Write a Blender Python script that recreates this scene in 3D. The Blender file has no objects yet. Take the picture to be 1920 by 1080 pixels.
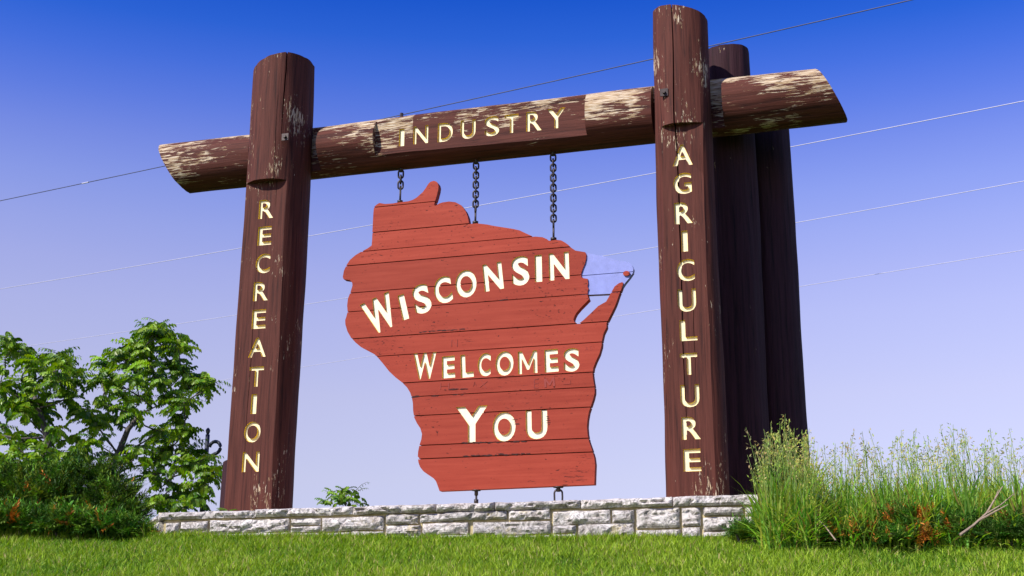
import bpy, bmesh, math, random
import numpy as np
from mathutils import Vector, Matrix, noise
rnd = random.Random(7); NR = np.random.default_rng(11)
sc = bpy.context.scene; COL = sc.collection
rad = math.radians

# ------------------------------------------------------------------ camera, sky, sun, exposure
FPX = 2400.0; YAW, PITCH, ROLL = rad(16.5), rad(15.956), rad(0.233)
CAM = Vector((3.1, -10.6, 1.5))
_F = Vector((-math.sin(YAW)*math.cos(PITCH), math.cos(YAW)*math.cos(PITCH), math.sin(PITCH)))
_r = Vector((math.cos(YAW), math.sin(YAW), 0)); _u = _r.cross(_F)
_c, _s = math.cos(ROLL), math.sin(ROLL)
RT = _c*_r + _s*_u; UP = -_s*_r + _c*_u
cd = bpy.data.cameras.new('camera'); cam = bpy.data.objects.new('camera', cd); COL.objects.link(cam)
cd.sensor_width = 36; cd.lens = FPX/1920*36; cd.clip_start = .05; cd.clip_end = 5000
cam.matrix_world = Matrix(((RT.x, UP.x, -_F.x, CAM.x), (RT.y, UP.y, -_F.y, CAM.y), (RT.z, UP.z, -_F.z, CAM.z), (0, 0, 0, 1)))
sc.camera = cam

SUN_EL, SUN_AZ = rad(41), rad(-35)           # azimuth from straight in front of the sign, negative = towards the left post
to_sun = Vector((math.sin(SUN_AZ)*math.cos(SUN_EL), -math.cos(SUN_AZ)*math.cos(SUN_EL), math.sin(SUN_EL)))
w = bpy.data.worlds.new('World'); sc.world = w; w.use_nodes = True
nt = w.node_tree; nt.nodes.clear()
sky = nt.nodes.new('ShaderNodeTexSky'); sky.sky_type = 'NISHITA'; sky.sun_disc = False
sky.sun_elevation = SUN_EL; sky.sun_rotation = math.atan2(to_sun.x, to_sun.y)
sky.air_density = 1.0; sky.dust_density = 0.6; sky.ozone_density = 3.0
tc = nt.nodes.new('ShaderNodeTexCoord'); sp = nt.nodes.new('ShaderNodeSeparateXYZ')
rmp = nt.nodes.new('ShaderNodeValToRGB')     # the lens' polarised, saturated sky: tint by elevation, all round alike
e = rmp.color_ramp.elements
SKYT = [(0.0, (.72, .58, .80)), (.069, (.79, .625, .81)), (.129, (1.08, .755, .81)), (.19, (1.30, .857, .878)), (.251, (1.37, .91, 1.0)), (.281, (1.33, .90, 1.054)), (.311, (1.21, .87, 1.11)), (.34, (1.04, .81, 1.16)), (.369, (.82, .70, 1.178)), (.398, (.54, .58, 1.2)), (.426, (.31, .48, 1.2)), (.453, (.141, .394, 1.158)), (.48, (.065, .318, 1.11)), (.60, (.035, .20, .85)), (1, (.025, .14, .65))]
e[0].position = 0; e[0].color = (*SKYT[0][1], 1); e[1].position = 1; e[1].color = (*SKYT[-1][1], 1)
for p_, c_ in SKYT[1:-1]:
    q = e.new(p_); q.color = (*c_, 1)
mx = nt.nodes.new('ShaderNodeMix'); mx.data_type = 'RGBA'; mx.blend_type = 'MULTIPLY'; mx.inputs[0].default_value = 1
bg = nt.nodes.new('ShaderNodeBackground'); bg.inputs[1].default_value = 0.15
wo = nt.nodes.new('ShaderNodeOutputWorld')
nt.links.new(tc.outputs['Generated'], sp.inputs[0]); nt.links.new(sp.outputs[2], rmp.inputs[0])
nt.links.new(sky.outputs[0], mx.inputs[6]); nt.links.new(rmp.outputs[0], mx.inputs[7])
nt.links.new(mx.outputs[2], bg.inputs[0]); nt.links.new(bg.outputs[0], wo.inputs[0])
sl = bpy.data.lights.new('sun', 'SUN'); sl.energy = 5.0; sl.angle = rad(.5); sl.color = (1, .95, .86)
so = bpy.data.objects.new('sun', sl); COL.objects.link(so)
so.rotation_euler = to_sun.to_track_quat('Z', 'Y').to_euler(); so.location = to_sun*60
sc.view_settings.view_transform = 'Standard'; sc.view_settings.look = 'None'
sc.view_settings.exposure = 0.25; sc.view_settings.gamma = 1; sc.view_settings.use_curve_mapping = False

# ------------------------------------------------------------------ helpers
def P(px, py, Y):                             # where the sight line of a photo pixel meets the vertical plane at depth Y
    d = RT*((px-960)/FPX) - UP*((py-540)/FPX) + _F
    return CAM + d*((Y-CAM.y)/d.y)
def PX(x, y, ox, oy, s): return (ox+x/s, oy+y/s)

def link(name, me, parent=None, mats=()):
    o = bpy.data.objects.new(name, me); COL.objects.link(o)
    for m in mats: me.materials.append(m)
    if parent is not None: o.parent = parent
    return o
def empty(name, loc, label, cat, group=None):
    o = bpy.data.objects.new(name, None); COL.objects.link(o); o.location = loc; o.empty_display_size = .1
    o['label'] = label; o['category'] = cat
    if group: o['group'] = group
    return o
def tag(o, label=None, cat=None, group=None, kind=None):
    for k, v in (('label', label), ('category', cat), ('group', group), ('kind', kind)):
        if v: o[k] = v
    return o
def mesh_np(name, V, faces_loops, loop_tot, cols=None, midx=None, smooth=False):
    me = bpy.data.meshes.new(name)
    V = np.asarray(V, np.float32); L = np.asarray(faces_loops, np.int32); T = np.asarray(loop_tot, np.int32)
    me.vertices.add(len(V)); me.vertices.foreach_set('co', V.ravel())
    me.loops.add(len(L)); me.loops.foreach_set('vertex_index', L)
    me.polygons.add(len(T)); st = np.zeros(len(T), np.int32); st[1:] = np.cumsum(T)[:-1]
    me.polygons.foreach_set('loop_start', st); me.polygons.foreach_set('loop_total', T)
    if midx is not None: me.polygons.foreach_set('material_index', np.asarray(midx, np.int32))
    me.polygons.foreach_set('use_smooth', np.full(len(T), smooth))
    me.update(calc_edges=True)
    if cols is not None:
        a = me.color_attributes.new('Col', 'FLOAT_COLOR', 'POINT')
        c4 = np.ones((len(V), 4), np.float32); c4[:, :3] = cols; a.data.foreach_set('color', c4.ravel())
    me.validate()
    return me
class PB:                                     # polygon bag: verts, faces, colours
    def __init__(s): s.v = []; s.l = []; s.t = []; s.c = []; s.m = []
    def add(s, vs, fs, col=(1, 1, 1), m=0):
        b = len(s.v); s.v += [tuple(q) for q in vs]; s.c += [col]*len(vs)
        for f in fs: s.l += [b+i for i in f]; s.t.append(len(f)); s.m.append(m)
    def tube(s, pts, rs, n=6, col=(1, 1, 1), m=0):
        pts = [Vector(q) for q in pts]; vs = []; fs = []
        t0 = (pts[1]-pts[0]).normalized(); ref = Vector((0, 0, 1)) if abs(t0.z) < .9 else Vector((1, 0, 0))
        for i, p in enumerate(pts):
            t = (pts[min(i+1, len(pts)-1)]-pts[max(i-1, 0)]).normalized()
            a = t.cross(ref).normalized(); b = t.cross(a); r = rs[i] if hasattr(rs, '__len__') else rs
            for k in range(n):
                q = 2*math.pi*k/n; vs.append(p+a*(r*math.cos(q))+b*(r*math.sin(q)))
        for i in range(len(pts)-1):
            for k in range(n):
                k2 = (k+1) % n; fs.append((i*n+k, i*n+k2, (i+1)*n+k2, (i+1)*n+k))
        fs.append(tuple(range(n-1, -1, -1))); fs.append(tuple((len(pts)-1)*n+k for k in range(n)))
        s.add(vs, fs, col, m)
    def build(s, name, mats, parent=None, smooth=False):
        return link(name, mesh_np(name, s.v, s.l, s.t, s.c, s.m, smooth), parent, mats)

# ------------------------------------------------------------------ materials
def M(name):
    m = bpy.data.materials.new(name); m.use_nodes = True; n = m.node_tree
    b = n.nodes['Principled BSDF']; return m, n, b
def node(n, t, **k):
    o = n.nodes.new(t)
    for a, v in k.items(): setattr(o, a, v)
    return o
def ramp(n, fac, stops):
    r = node(n, 'ShaderNodeValToRGB'); el = r.color_ramp.elements
    while len(el) < len(stops): el.new(.5)
    for q, (p, c) in zip(el, stops): q.position = p; q.color = (*c, 1) if len(c) == 3 else c
    n.links.new(fac, r.inputs[0]); return r.outputs[0]
def mapped(n, scale, coord='Object'):
    t = node(n, 'ShaderNodeTexCoord'); mp = node(n, 'ShaderNodeMapping'); mp.inputs['Scale'].default_value = scale
    n.links.new(t.outputs[coord], mp.inputs[0]); return mp.outputs[0], t.outputs[coord]
def noise_t(n, vec, scale=1, detail=6, rough=.6, dist=0):
    t = node(n, 'ShaderNodeTexNoise'); t.inputs['Scale'].default_value = scale; t.inputs['Detail'].default_value = detail
    t.inputs['Roughness'].default_value = rough; t.inputs['Distortion'].default_value = dist
    n.links.new(vec, t.inputs['Vector']); return t.outputs[0]
def mixc(n, f, a, b, mode='MIX'):
    x = node(n, 'ShaderNodeMix', data_type='RGBA', blend_type=mode)
    for s_, v in ((0, f), (6, a), (7, b)):
        if hasattr(v, 'links') or hasattr(v, 'is_linked'): n.links.new(v, x.inputs[s_])
        elif s_ == 0: x.inputs[0].default_value = v
        else: x.inputs[s_].default_value = (*v, 1)
    return x.outputs[2]
def math_(n, op, a, b=0, c=0):
    x = node(n, 'ShaderNodeMath', operation=op)
    for i, v in enumerate((a, b, c)):
        if hasattr(v, 'is_linked'): n.links.new(v, x.inputs[i])
        else: x.inputs[i].default_value = v
    return x.outputs[0]
def bump(n, b, h, strength=.5, dist=.01):
    x = node(n, 'ShaderNodeBump'); x.inputs['Strength'].default_value = strength; x.inputs['Distance'].default_value = dist
    n.links.new(h, x.inputs['Height']); n.links.new(x.outputs[0], b.inputs['Normal'])

def wood_mat(name, amount, topk=0.0, fx=26, fz=6.5, dark=(1, 1, 1), panel=None):         # brown stain over logs, grain along local Z, flaked to pale wood
    m, n, b = M(name)
    g, oc = mapped(n, (38, 38, 1.6)); grain = noise_t(n, g, 1, 8, .65, .3)
    fl, _ = mapped(n, (fx, fx, fz)); flake = noise_t(n, fl, 1, 9, .68, .5)
    big, _ = mapped(n, (3.2, 3.2, 1.5)); patch = noise_t(n, big, 1, 3, .55)
    fine = noise_t(n, mapped(n, (150, 150, 9))[0], 1, 4, .6)
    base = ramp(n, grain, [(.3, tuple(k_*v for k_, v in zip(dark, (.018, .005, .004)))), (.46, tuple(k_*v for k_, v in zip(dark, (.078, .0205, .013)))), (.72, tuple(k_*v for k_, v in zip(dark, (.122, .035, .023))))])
    s_ = node(n, 'ShaderNodeSeparateXYZ'); n.links.new(oc, s_.inputs[0])
    k = math_(n, 'MULTIPLY_ADD', s_.outputs[0], -topk, amount)
    k = math_(n, 'ADD', k, math_(n, 'MULTIPLY', math_(n, 'SUBTRACT', patch, .5), .9))
    k = math_(n, 'ADD', k, flake)
    if panel: k = math_(n, 'MULTIPLY_ADD', math_(n, 'MULTIPLY', math_(n, 'GREATER_THAN', s_.outputs[2], panel[0]), math_(n, 'LESS_THAN', s_.outputs[2], panel[1])), -.13, k); k = math_(n, 'MULTIPLY_ADD', math_(n, 'GREATER_THAN', s_.outputs[2], 5.25), .05, k)
    mask = ramp(n, k, [(.70, (0, 0, 0)), (.735, (1, 1, 1))])
    pale = ramp(n, fine, [(.30, (.13, .055, .022)), (.44, (.40, .27, .14)), (.62, (.66, .56, .42))])
    col = mixc(n, mask, base, pale)
    n.links.new(col, b.inputs['Base Color']); b.inputs['Roughness'].default_value = .78; b.inputs['Specular IOR Level'].default_value = .25
    h = math_(n, 'SUBTRACT', grain, math_(n, 'MULTIPLY', mask, .25))
    bump(n, b, h, .55, .012)
    return m
MW_POST = wood_mat('stained_log', .010, 0, 75, 13)
MW_BEAM = wood_mat('weathered_log', .155, .50, 60, 6, (1, 1, 1), (2.62, 4.295))
MW_SHADE = wood_mat('stained_log_shade_tint', -.06, dark=(.44, .52, 1.1))  # rear posts: their bluish shade is put into the stain colour

def red_mat():
    m, n, b = M('red_painted_plank')
    st, oc = mapped(n, (1.6, 30, 30)); streak = noise_t(n, st, 1, 7, .6, .2)
    base = ramp(n, streak, [(.3, (.260, .032, .017)), (.5, (.305, .042, .022)), (.7, (.352, .055, .030))])
    big = noise_t(n, mapped(n, (1.3, 1.3, 2.2))[0], 1, 4, .6)
    base = mixc(n, ramp(n, big, [(.35, (0, 0, 0)), (.7, (.35, .35, .35))]), base, (.41, .068, .040))
    sp1 = noise_t(n, mapped(n, (26, 26, 60))[0], 1, 3, .6, .4)
    dens = noise_t(n, mapped(n, (.9, .9, 1.4))[0], 1, 2, .5)
    k = math_(n, 'ADD', sp1, math_(n, 'MULTIPLY', math_(n, 'SUBTRACT', dens, .5), .35))
    speck = ramp(n, k, [(.675, (0, 0, 0)), (.70, (1, 1, 1))])
    ch = noise_t(n, mapped(n, (10, 10, 110))[0], 1, 4, .65, .3); k2 = math_(n, 'ADD', ch, math_(n, 'MULTIPLY', math_(n, 'SUBTRACT', noise_t(n, mapped(n, (1.7, 1.7, 2.6))[0], 1, 2, .5), .5), .5))
    sp2 = ramp(n, k2, [(.70, (0, 0, 0)), (.73, (1, 1, 1))]); speck = math_(n, 'MAXIMUM', speck, sp2)
    oi = node(n, 'ShaderNodeObjectInfo'); hv = node(n, 'ShaderNodeHueSaturation'); n.links.new(math_(n, 'MULTIPLY_ADD', oi.outputs['Random'], .22, .90), hv.inputs['Value']); n.links.new(base, hv.inputs['Color']); base = hv.outputs[0]
    col = mixc(n, speck, base, (.075, .013, .010))
    n.links.new(col, b.inputs['Base Color']); b.inputs['Roughness'].default_value = .7; b.inputs['Specular IOR Level'].default_value = .18
    h = math_(n, 'SUBTRACT', math_(n, 'MULTIPLY', streak, .5), speck); bump(n, b, h, .3, .006)
    return m
M_RED = red_mat()
def plain(name, col, rough=.6, metal=0, var=.12, scale=14, bs=.15):
    m, n, b = M(name); v = noise_t(n, mapped(n, (scale,)*3)[0], 1, 6, .6)
    lo = tuple(c*(1-var) for c in col); hi = tuple(min(1, c*(1+var)) for c in col)
    n.links.new(ramp(n, v, [(.3, lo), (.7, hi)]), b.inputs['Base Color'])
    b.inputs['Roughness'].default_value = rough; b.inputs['Metallic'].default_value = metal
    bump(n, b, v, bs, .004); return m
M_BLUE = plain('sky_blue_paint', (.225, .262, .58), .6)
M_WHITE = plain('cream_letter_paint', (.80, .75, .58), .55, 0, .07, 30)
M_CREAM = plain('yellowed_letter_paint', (.82, .75, .48), .55, 0, .10, 30)
M_YELLOW = plain('yellow_groove_paint', (.80, .58, .035), .6, 0, .2, 30)
M_STEEL = plain('dark_rusty_steel', (.055, .045, .045), .5, .6, .5, 60)
M_PLATE = plain('galvanised_steel', (.04, .028, .025), .5, .5, .4, 60)
M_SCRATCH = plain('scratched_wood', (.27, .04, .028), .8)
M_CHIP = plain('bare_dark_wood', (.045, .012, .010), .9)
M_WIRE_L = plain('aluminium_wire', (.50, .49, .60), .5, 0, .1, 1)
M_WIRE_D = plain('dark_wire', (.06, .07, .14), .6, 0, .2, 1)
M_POLE = plain('painted_steel_pole', (.05, .055, .075), .45, .3, .3, 20)
M_MORTAR = plain('yellowed_mortar', (.50, .41, .21), .95, 0, .3, 25, .5)
M_SOIL = plain('dry_soil', (.10, .07, .045), .95, 0, .4, 8, .6)

def stone_mat():
    m, n, b = M('limestone')
    oi = node(n, 'ShaderNodeObjectInfo')
    t = node(n, 'ShaderNodeTexCoord'); ad = node(n, 'ShaderNodeVectorMath', operation='MULTIPLY_ADD')
    n.links.new(oi.outputs['Random'], ad.inputs[0]); ad.inputs[1].default_value = (37, 11, 23); n.links.new(t.outputs['Object'], ad.inputs[2])
    v = ad.outputs[0]
    a = noise_t(n, v, 7, 8, .65, .6); c = noise_t(n, v, 22, 8, .7, .3); l = noise_t(n, v, 3.2, 5, .6)
    base = ramp(n, a, [(.28, (.24, .19, .155)), (.41, (.50, .455, .42)), (.70, (.70, .66, .625))])
    st = ramp(n, c, [(.40, (1, 1, 1)), (.47, (0, 0, 0))])
    vk = noise_t(n, v, 11, 6, .6, 1.5); vk = math_(n, 'ABSOLUTE', math_(n, 'SUBTRACT', vk, .5)); crk = ramp(n, vk, [(.006, (1, 1, 1)), (.030, (0, 0, 0))])
    col = mixc(n, math_(n, 'MULTIPLY', st, .38), base, (.17, .125, .09)); col = mixc(n, math_(n, 'MULTIPLY', crk, .5), col, (.07, .055, .045))
    li = ramp(n, math_(n, 'ADD', l, math_(n, 'MULTIPLY', math_(n, 'SUBTRACT', c, .5), .5)), [(.63, (0, 0, 0)), (.72, (1, 1, 1))])
    col = mixc(n, math_(n, 'MULTIPLY', li, .6), col, (.55, .43, .15))
    br = math_(n, 'MULTIPLY_ADD', oi.outputs['Random'], .34, .78)
    hs = node(n, 'ShaderNodeHueSaturation'); n.links.new(br, hs.inputs['Value']); n.links.new(col, hs.inputs['Color'])
    n.links.new(hs.outputs[0], b.inputs['Base Color']); b.inputs['Roughness'].default_value = .9
    bump(n, b, math_(n, 'SUBTRACT', math_(n, 'ADD', c, a), crk), .6, .012); return m
M_STONE = stone_mat()

def leaf_mat(name, trans=.35, rough=.5, spec=.3):
    m, n, b = M(name); at = node(n, 'ShaderNodeAttribute', attribute_name='Col')
    n.links.new(at.outputs['Color'], b.inputs['Base Color']); b.inputs['Roughness'].default_value = rough; b.inputs['Specular IOR Level'].default_value = spec
    tr = node(n, 'ShaderNodeBsdfTranslucent'); hs = node(n, 'ShaderNodeHueSaturation'); hs.inputs['Value'].default_value = 1.5; hs.inputs['Saturation'].default_value = 1.1
    n.links.new(at.outputs['Color'], hs.inputs['Color']); n.links.new(hs.outputs[0], tr.inputs[0])
    mx_ = node(n, 'ShaderNodeMixShader'); mx_.inputs[0].default_value = trans
    n.links.new(b.outputs[0], mx_.inputs[1]); n.links.new(tr.outputs[0], mx_.inputs[2])
    n.links.new(mx_.outputs[0], n.nodes['Material Output'].inputs[0]); return m
M_GRASS = leaf_mat('grass_blade', .35, .55, .25)
M_LEAF = leaf_mat('sumac_leaf', .32, .4, .4)
M_JUN = leaf_mat('juniper_spray', .15, .6, .2)
M_BARK = plain('grey_bark', (.10, .085, .08), .9, 0, .4, 30, .6)

def lawn_mat():
    m, n, b = M('lawn_turf')
    a = noise_t(n, mapped(n, (.8, .8, .8))[0], 1, 5, .6); c = noise_t(n, mapped(n, (40, 40, 40))[0], 1, 4, .7)
    k = math_(n, 'MULTIPLY_ADD', c, .5, math_(n, 'MULTIPLY', a, .5))
    n.links.new(ramp(n, k, [(.35, (.030, .065, .008)), (.5, (.062, .13, .014)), (.68, (.12, .18, .025))]), b.inputs['Base Color'])
    b.inputs['Roughness'].default_value = .95; b.inputs['Specular IOR Level'].default_value = .1; bump(n, b, c, .8, .03); return m
M_LAWN = lawn_mat()

# ------------------------------------------------------------------ ground
ZTOP = 2.637; YW = -.95                      # wall top, wall face
def base_z(x): return 2.338 - .026*max(-6, min(6, x))
def gz(x, y):
    z = base_z(x)
    if y <= YW:
        q = YW-y
        z -= .205*q if q < 7 else .205*7 + .205*2.2*(1-math.exp(-(q-7)/2.2))
    elif y > 14: z -= 14*(1-math.exp(-(y-14)/70.))
    if abs(x) > 14: z -= .10*(abs(x)-14)/(1+(abs(x)-14)*.012)*.35
    return z
def axis_pts(lo, hi, step, far):
    a = list(np.arange(lo, hi+1e-6, step)); d = step; x = lo; L = []
    while x > -far: d *= 1.35; x -= d; L.append(x)
    d = step; x = hi; R_ = []
    while x < far: d *= 1.35; x += d; R_.append(x)
    return L[::-1]+a+R_
xs = axis_pts(-9, 9, .3, 1800); ys = axis_pts(-12, 6, .25, 1800)
gv = [(x, y, gz(x, y) + (noise.noise(Vector((x*.7, y*.7, 3)))*.018 if abs(x) < 12 and abs(y) < 14 else 0)) for y in ys for x in xs]
nx = len(xs); fl = []
for j in range(len(ys)-1):
    for i in range(nx-1): fl += [j*nx+i, j*nx+i+1, (j+1)*nx+i+1, (j+1)*nx+i]
lawn = link('lawn', mesh_np('lawn', gv, fl, [4]*(len(fl)//4), smooth=True), None, [M_LAWN]); tag(lawn, kind='structure')

# ------------------------------------------------------------------ boolean + lettering helpers
def bool_apply(o, cutter_me, op='DIFFERENCE', transfer=False):
    c = bpy.data.objects.new('cutter', cutter_me); COL.objects.link(c); c.matrix_world = o.matrix_world.copy() if o.parent is None else Matrix()
    c.parent = o.parent; c.matrix_local = o.matrix_local.copy()
    md = o.modifiers.new('cut', 'BOOLEAN'); md.object = c; md.operation = op; md.solver = 'EXACT'
    if transfer: md.material_mode = 'TRANSFER'
    bpy.context.view_layer.update()
    dg = bpy.context.evaluated_depsgraph_get()
    me = bpy.data.meshes.new_from_object(o.evaluated_get(dg), preserve_all_data_layers=True, depsgraph=dg)
    o.modifiers.clear(); old = o.data; o.data = me; me.name = old.name
    bpy.data.objects.remove(c); bpy.data.meshes.remove(old); bpy.data.meshes.remove(cutter_me)
def box_me(lo, hi, mats=()):
    bm = bmesh.new(); r = bmesh.ops.create_cube(bm, size=1)
    for v in bm.verts: v.co = Vector([lo[i]+(v.co[i]+.5)*(hi[i]-lo[i]) for i in range(3)])
    me = bpy.data.meshes.new('box'); bm.to_mesh(me); bm.free()
    for m in mats: me.materials.append(m)
    return me
_gl = {}
def glyph(ch, off):                           # unit letter: verts in [0,1]^2 x {0,1}, faces; a closed solid
    k = (ch, off)
    if k not in _gl and ch == 'M':
        pg = [(0, 0), (.19, 0), (.19, .66), (.43, .17), (.57, .17), (.81, .66), (.81, 0), (1, 0), (1, 1), (.80, 1), (.5, .40), (.20, 1), (0, 1)]; n = len(pg)
        _gl[k] = ([Vector((x, y, z)) for z in (0, 1) for x, y in pg], [tuple(range(n-1, -1, -1)), tuple(range(n, 2*n))]+[(i, (i+1) % n, (i+1) % n+n, i+n) for i in range(n)])
    if k not in _gl:
        cu = bpy.data.curves.new('glyph', 'FONT'); cu.body = ch; cu.size = 1; cu.extrude = .5; cu.offset = off; cu.resolution_u = 5
        o = bpy.data.objects.new('glyph', cu); COL.objects.link(o); bpy.context.view_layer.update()
        dg = bpy.context.evaluated_depsgraph_get(); me = bpy.data.meshes.new_from_object(o.evaluated_get(dg))
        bm = bmesh.new(); bm.from_mesh(me); bmesh.ops.remove_doubles(bm, verts=bm.verts, dist=1e-5); bmesh.ops.recalc_face_normals(bm, faces=bm.faces)
        vs = [v.co.copy() for v in bm.verts]; bm.verts.index_update(); fs = [tuple(v.index for v in f.verts) for f in bm.faces]; bm.free()
        bpy.data.objects.remove(o); bpy.data.curves.remove(cu); bpy.data.meshes.remove(me)
        x0 = min(v.x for v in vs); x1 = max(v.x for v in vs); y0 = min(v.y for v in vs); y1 = max(v.y for v in vs)
        _gl[k] = ([Vector(((v.x-x0)/(x1-x0), (v.y-y0)/(y1-y0), v.z+.5)) for v in vs], fs)
    return _gl[k]
def letter_solid(ch, off, O, U, V, N, d0, d1, grow=0):
    # O lower-left corner, U width vector, V height vector, N outward; solid from depth d0 to d1 along N
    vs, fs = glyph(ch, off); u = U.normalized(); v = V.normalized(); W, H = U.length, V.length
    out = []
    for q in vs:
        out.append(O + u*(q.x*(W+2*grow)-grow) + v*(q.y*(H+2*grow)-grow) + N*(d0+(d1-d0)*q.z))
    return out, fs
def carve(targets, letters, depth, mat_floor, inv, parent, off, offc, grow=.004):
    """letters: (char, O, U, V, N) in world space; the groove is cut into every target, a painted inlay lies at its bottom"""
    cv = []; cf = []
    for ch, O, U, V, N in letters:
        vs, fs = letter_solid(ch, offc, O, U, V, N, -depth, .08, grow)
        b = len(cv); cv += vs; cf += [tuple(b+i for i in f) for f in fs]
    for t, ti in targets:
        me = bpy.data.meshes.new('cut'); me.from_pydata([ti @ v for v in cv], [], cf); me.materials.append(M_YELLOW)
        bool_apply(t, me, transfer=True)
    for ch, O, U, V, N in letters:
        vs, fs = letter_solid(ch, off, O, U, V, N, -depth-.004, -depth+.005)
        me = bpy.data.meshes.new('letter'); me.from_pydata([inv @ v for v in vs], [], fs); link('letter', me, parent, [mat_floor])

# ------------------------------------------------------------------ the log frame
frame = empty('sign_frame', (-.4, -.2, 2.6), 'brown log frame of upright posts and a weathered crossbeam, standing on the stone wall', 'sign frame')
fi = Matrix.Translation(Vector((.4, .2, -2.6)))
def log_mesh(name, L, r0, r1, seed, z_lo=0, nseg=56, step=.05, wob=.014):
    n = int(L/step)+1; vs = []; fs = []
    for i in range(n+1):
        z = z_lo+L*i/n; r = r0+(r1-r0)*i/n
        for k in range(nseg):
            a = 2*math.pi*k/nseg; ca, sa = math.cos(a), math.sin(a)
            d = noise.noise(Vector((ca*1.3+seed, sa*1.3, z*.55)))*wob*1.6 + noise.noise(Vector((ca*7+seed, sa*7, z*.8)))*wob*.45 + noise.noise(Vector((ca*3, sa*3+seed, z*2.5)))*wob*.35
            vs.append(((r+d)*ca, (r+d)*sa, z))
    for i in range(n):
        for k in range(nseg):
            k2 = (k+1) % nseg; fs.append((i*nseg+k, i*nseg+k2, (i+1)*nseg+k2, (i+1)*nseg+k))
    fs.append(tuple(range(nseg-1, -1, -1))); fs.append(tuple(n*nseg+k for k in range(nseg)))
    me = bpy.data.meshes.new(name); me.from_pydata(vs, [], fs); return me
def rake(o, co, no):
    bm = bmesh.new(); bm.from_mesh(o.data)
    r = bmesh.ops.bisect_plane(bm, geom=bm.verts[:]+bm.edges[:]+bm.faces[:], plane_co=co, plane_no=no, clear_outer=True)
    bmesh.ops.holes_fill(bm, edges=[x for x in r['geom_cut'] if isinstance(x, bmesh.types.BMEdge)], sides=0)
    bm.to_mesh(o.data); bm.free()
def shade(o, ang=.6):
    me = o.data; bm = bmesh.new(); bm.from_mesh(me)
    for f in bm.faces: f.smooth = True
    for e_ in bm.edges:
        if len(e_.link_faces) == 2 and e_.calc_face_angle(0) > ang: e_.smooth = False
    bm.to_mesh(me); bm.free()
def post(x, y, ztop, r0, r1, seed, mat, tilt, zcut=None, flat=.74, crack=None, label=None):
    o = link('post', log_mesh('post', ztop+.25-2.6, r0, r1, seed), frame, [mat])
    o.location = fi @ Vector((x, y, 2.6)); bpy.context.view_layer.update()
    if zcut: bool_apply(o, box_me((-1, -1, -.5), (1, -flat*r0, zcut-2.6)))
    if crack:
        for (cx, z0, z1, wd) in crack:
            pts = []; n = 26
            bm = bmesh.new(); prev = None
            for i in range(n+1):
                t = i/n; z = z0+(z1-z0)*t-2.6; ww = wd*(.35+.65*math.sin(math.pi*min(1, t*1.0)*.95+.1)); xx = cx+.012*noise.noise(Vector((seed, z*1.7, 0)))+.004*noise.noise(Vector((seed, z*9, 4)))
                ring = [bm.verts.new((xx-ww/2, -.6, z)), bm.verts.new((xx+ww/2, -.6, z)), bm.verts.new((xx+ww*.3, -r0*.42, z)), bm.verts.new((xx-ww*.3, -r0*.42, z))]
                if prev:
                    for a in range(4): bm.faces.new((prev[a], prev[(a+1) % 4], ring[(a+1) % 4], ring[a]))
                else: bm.faces.new(ring[::-1])
                prev = ring
            bm.faces.new(prev); bmesh.ops.recalc_face_normals(bm, faces=bm.faces)
            me = bpy.data.meshes.new('crack'); bm.to_mesh(me); bm.free(); bool_apply(o, me)
    rake(o, Vector((0, 0, ztop-2.6)), Vector((math.sin(tilt), .10, math.cos(tilt))).normalized())
    if label: o['label'] = label
    return o
RP, LP = .252, .305
post_l = post(-2.315, -.22, 6.99, .308, .290, 3.1, MW_POST, rad(-13), 5.755, .68, [(.15, 6.2, 7.5, .018), (-.06, 3.0, 5.3, .008), (.10, 5.5, 6.6, .007)], 'thick post lettered RECREATION')
post_r = post(1.592, -.22, 6.975, .256, .246, 8.4, MW_POST, rad(14), 5.885, .70, [(-.045, 3.2, 7.5, .019), (.05, 3.6, 4.6, .008)], 'post lettered AGRICULTURE')
post_2 = post(1.905, .45, 6.88, .232, .225, 5.7, MW_SHADE, rad(-5), label='tall plain post behind the crossbeam')
post_3 = post(2.19, .86, 6.38, .232, .225, 9.9, MW_SHADE, rad(5), label='shorter plain post hindmost of the three')
post_4 = post(P(420, 900, .47).x+.225, .47, P(418, 872, .47).z, .225, .225, 2.2, MW_SHADE, rad(0), label='short stub post behind the lettered one')

BZ, BR = 6.195, .247
bx0, bx1 = -3.60, 2.84
beam = link('crossbeam', log_mesh('crossbeam', 7.4, BR, BR*1.03, 4.4, z_lo=-.5, wob=.011), frame, [MW_BEAM])
ORG = Vector((bx0, .03, BZ))
beam.matrix_local = Matrix.Translation(fi @ ORG) @ Matrix(((0, 0, 1, 0), (0, 1, 0, 0), (-1, 0, 0, 0), (0, 0, 0, 1)))
bpy.context.view_layer.update()
xl, xr = P(703, 290, -.15).x-bx0, P(1100, 245, -.15).x-bx0
bool_apply(beam, box_me((-1, -1, xl), (1, -.70*BR, xr)))
for cx, rr in ((-2.315, .308), (1.592, .26)):
    bool_apply(beam, box_me((-1, -1, cx-bx0-rr-.03), (1, -.42*BR, cx-bx0+rr+.075)))
rake(beam, Vector((0, 0, 0)), Vector((math.sin(rad(29)), 0, -math.cos(rad(29)))))      # local -Z is left, local +X is down
rake(beam, Vector((0, 0, bx1-bx0)), Vector((-math.sin(rad(27)), 0, math.cos(rad(27)))))

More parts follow.
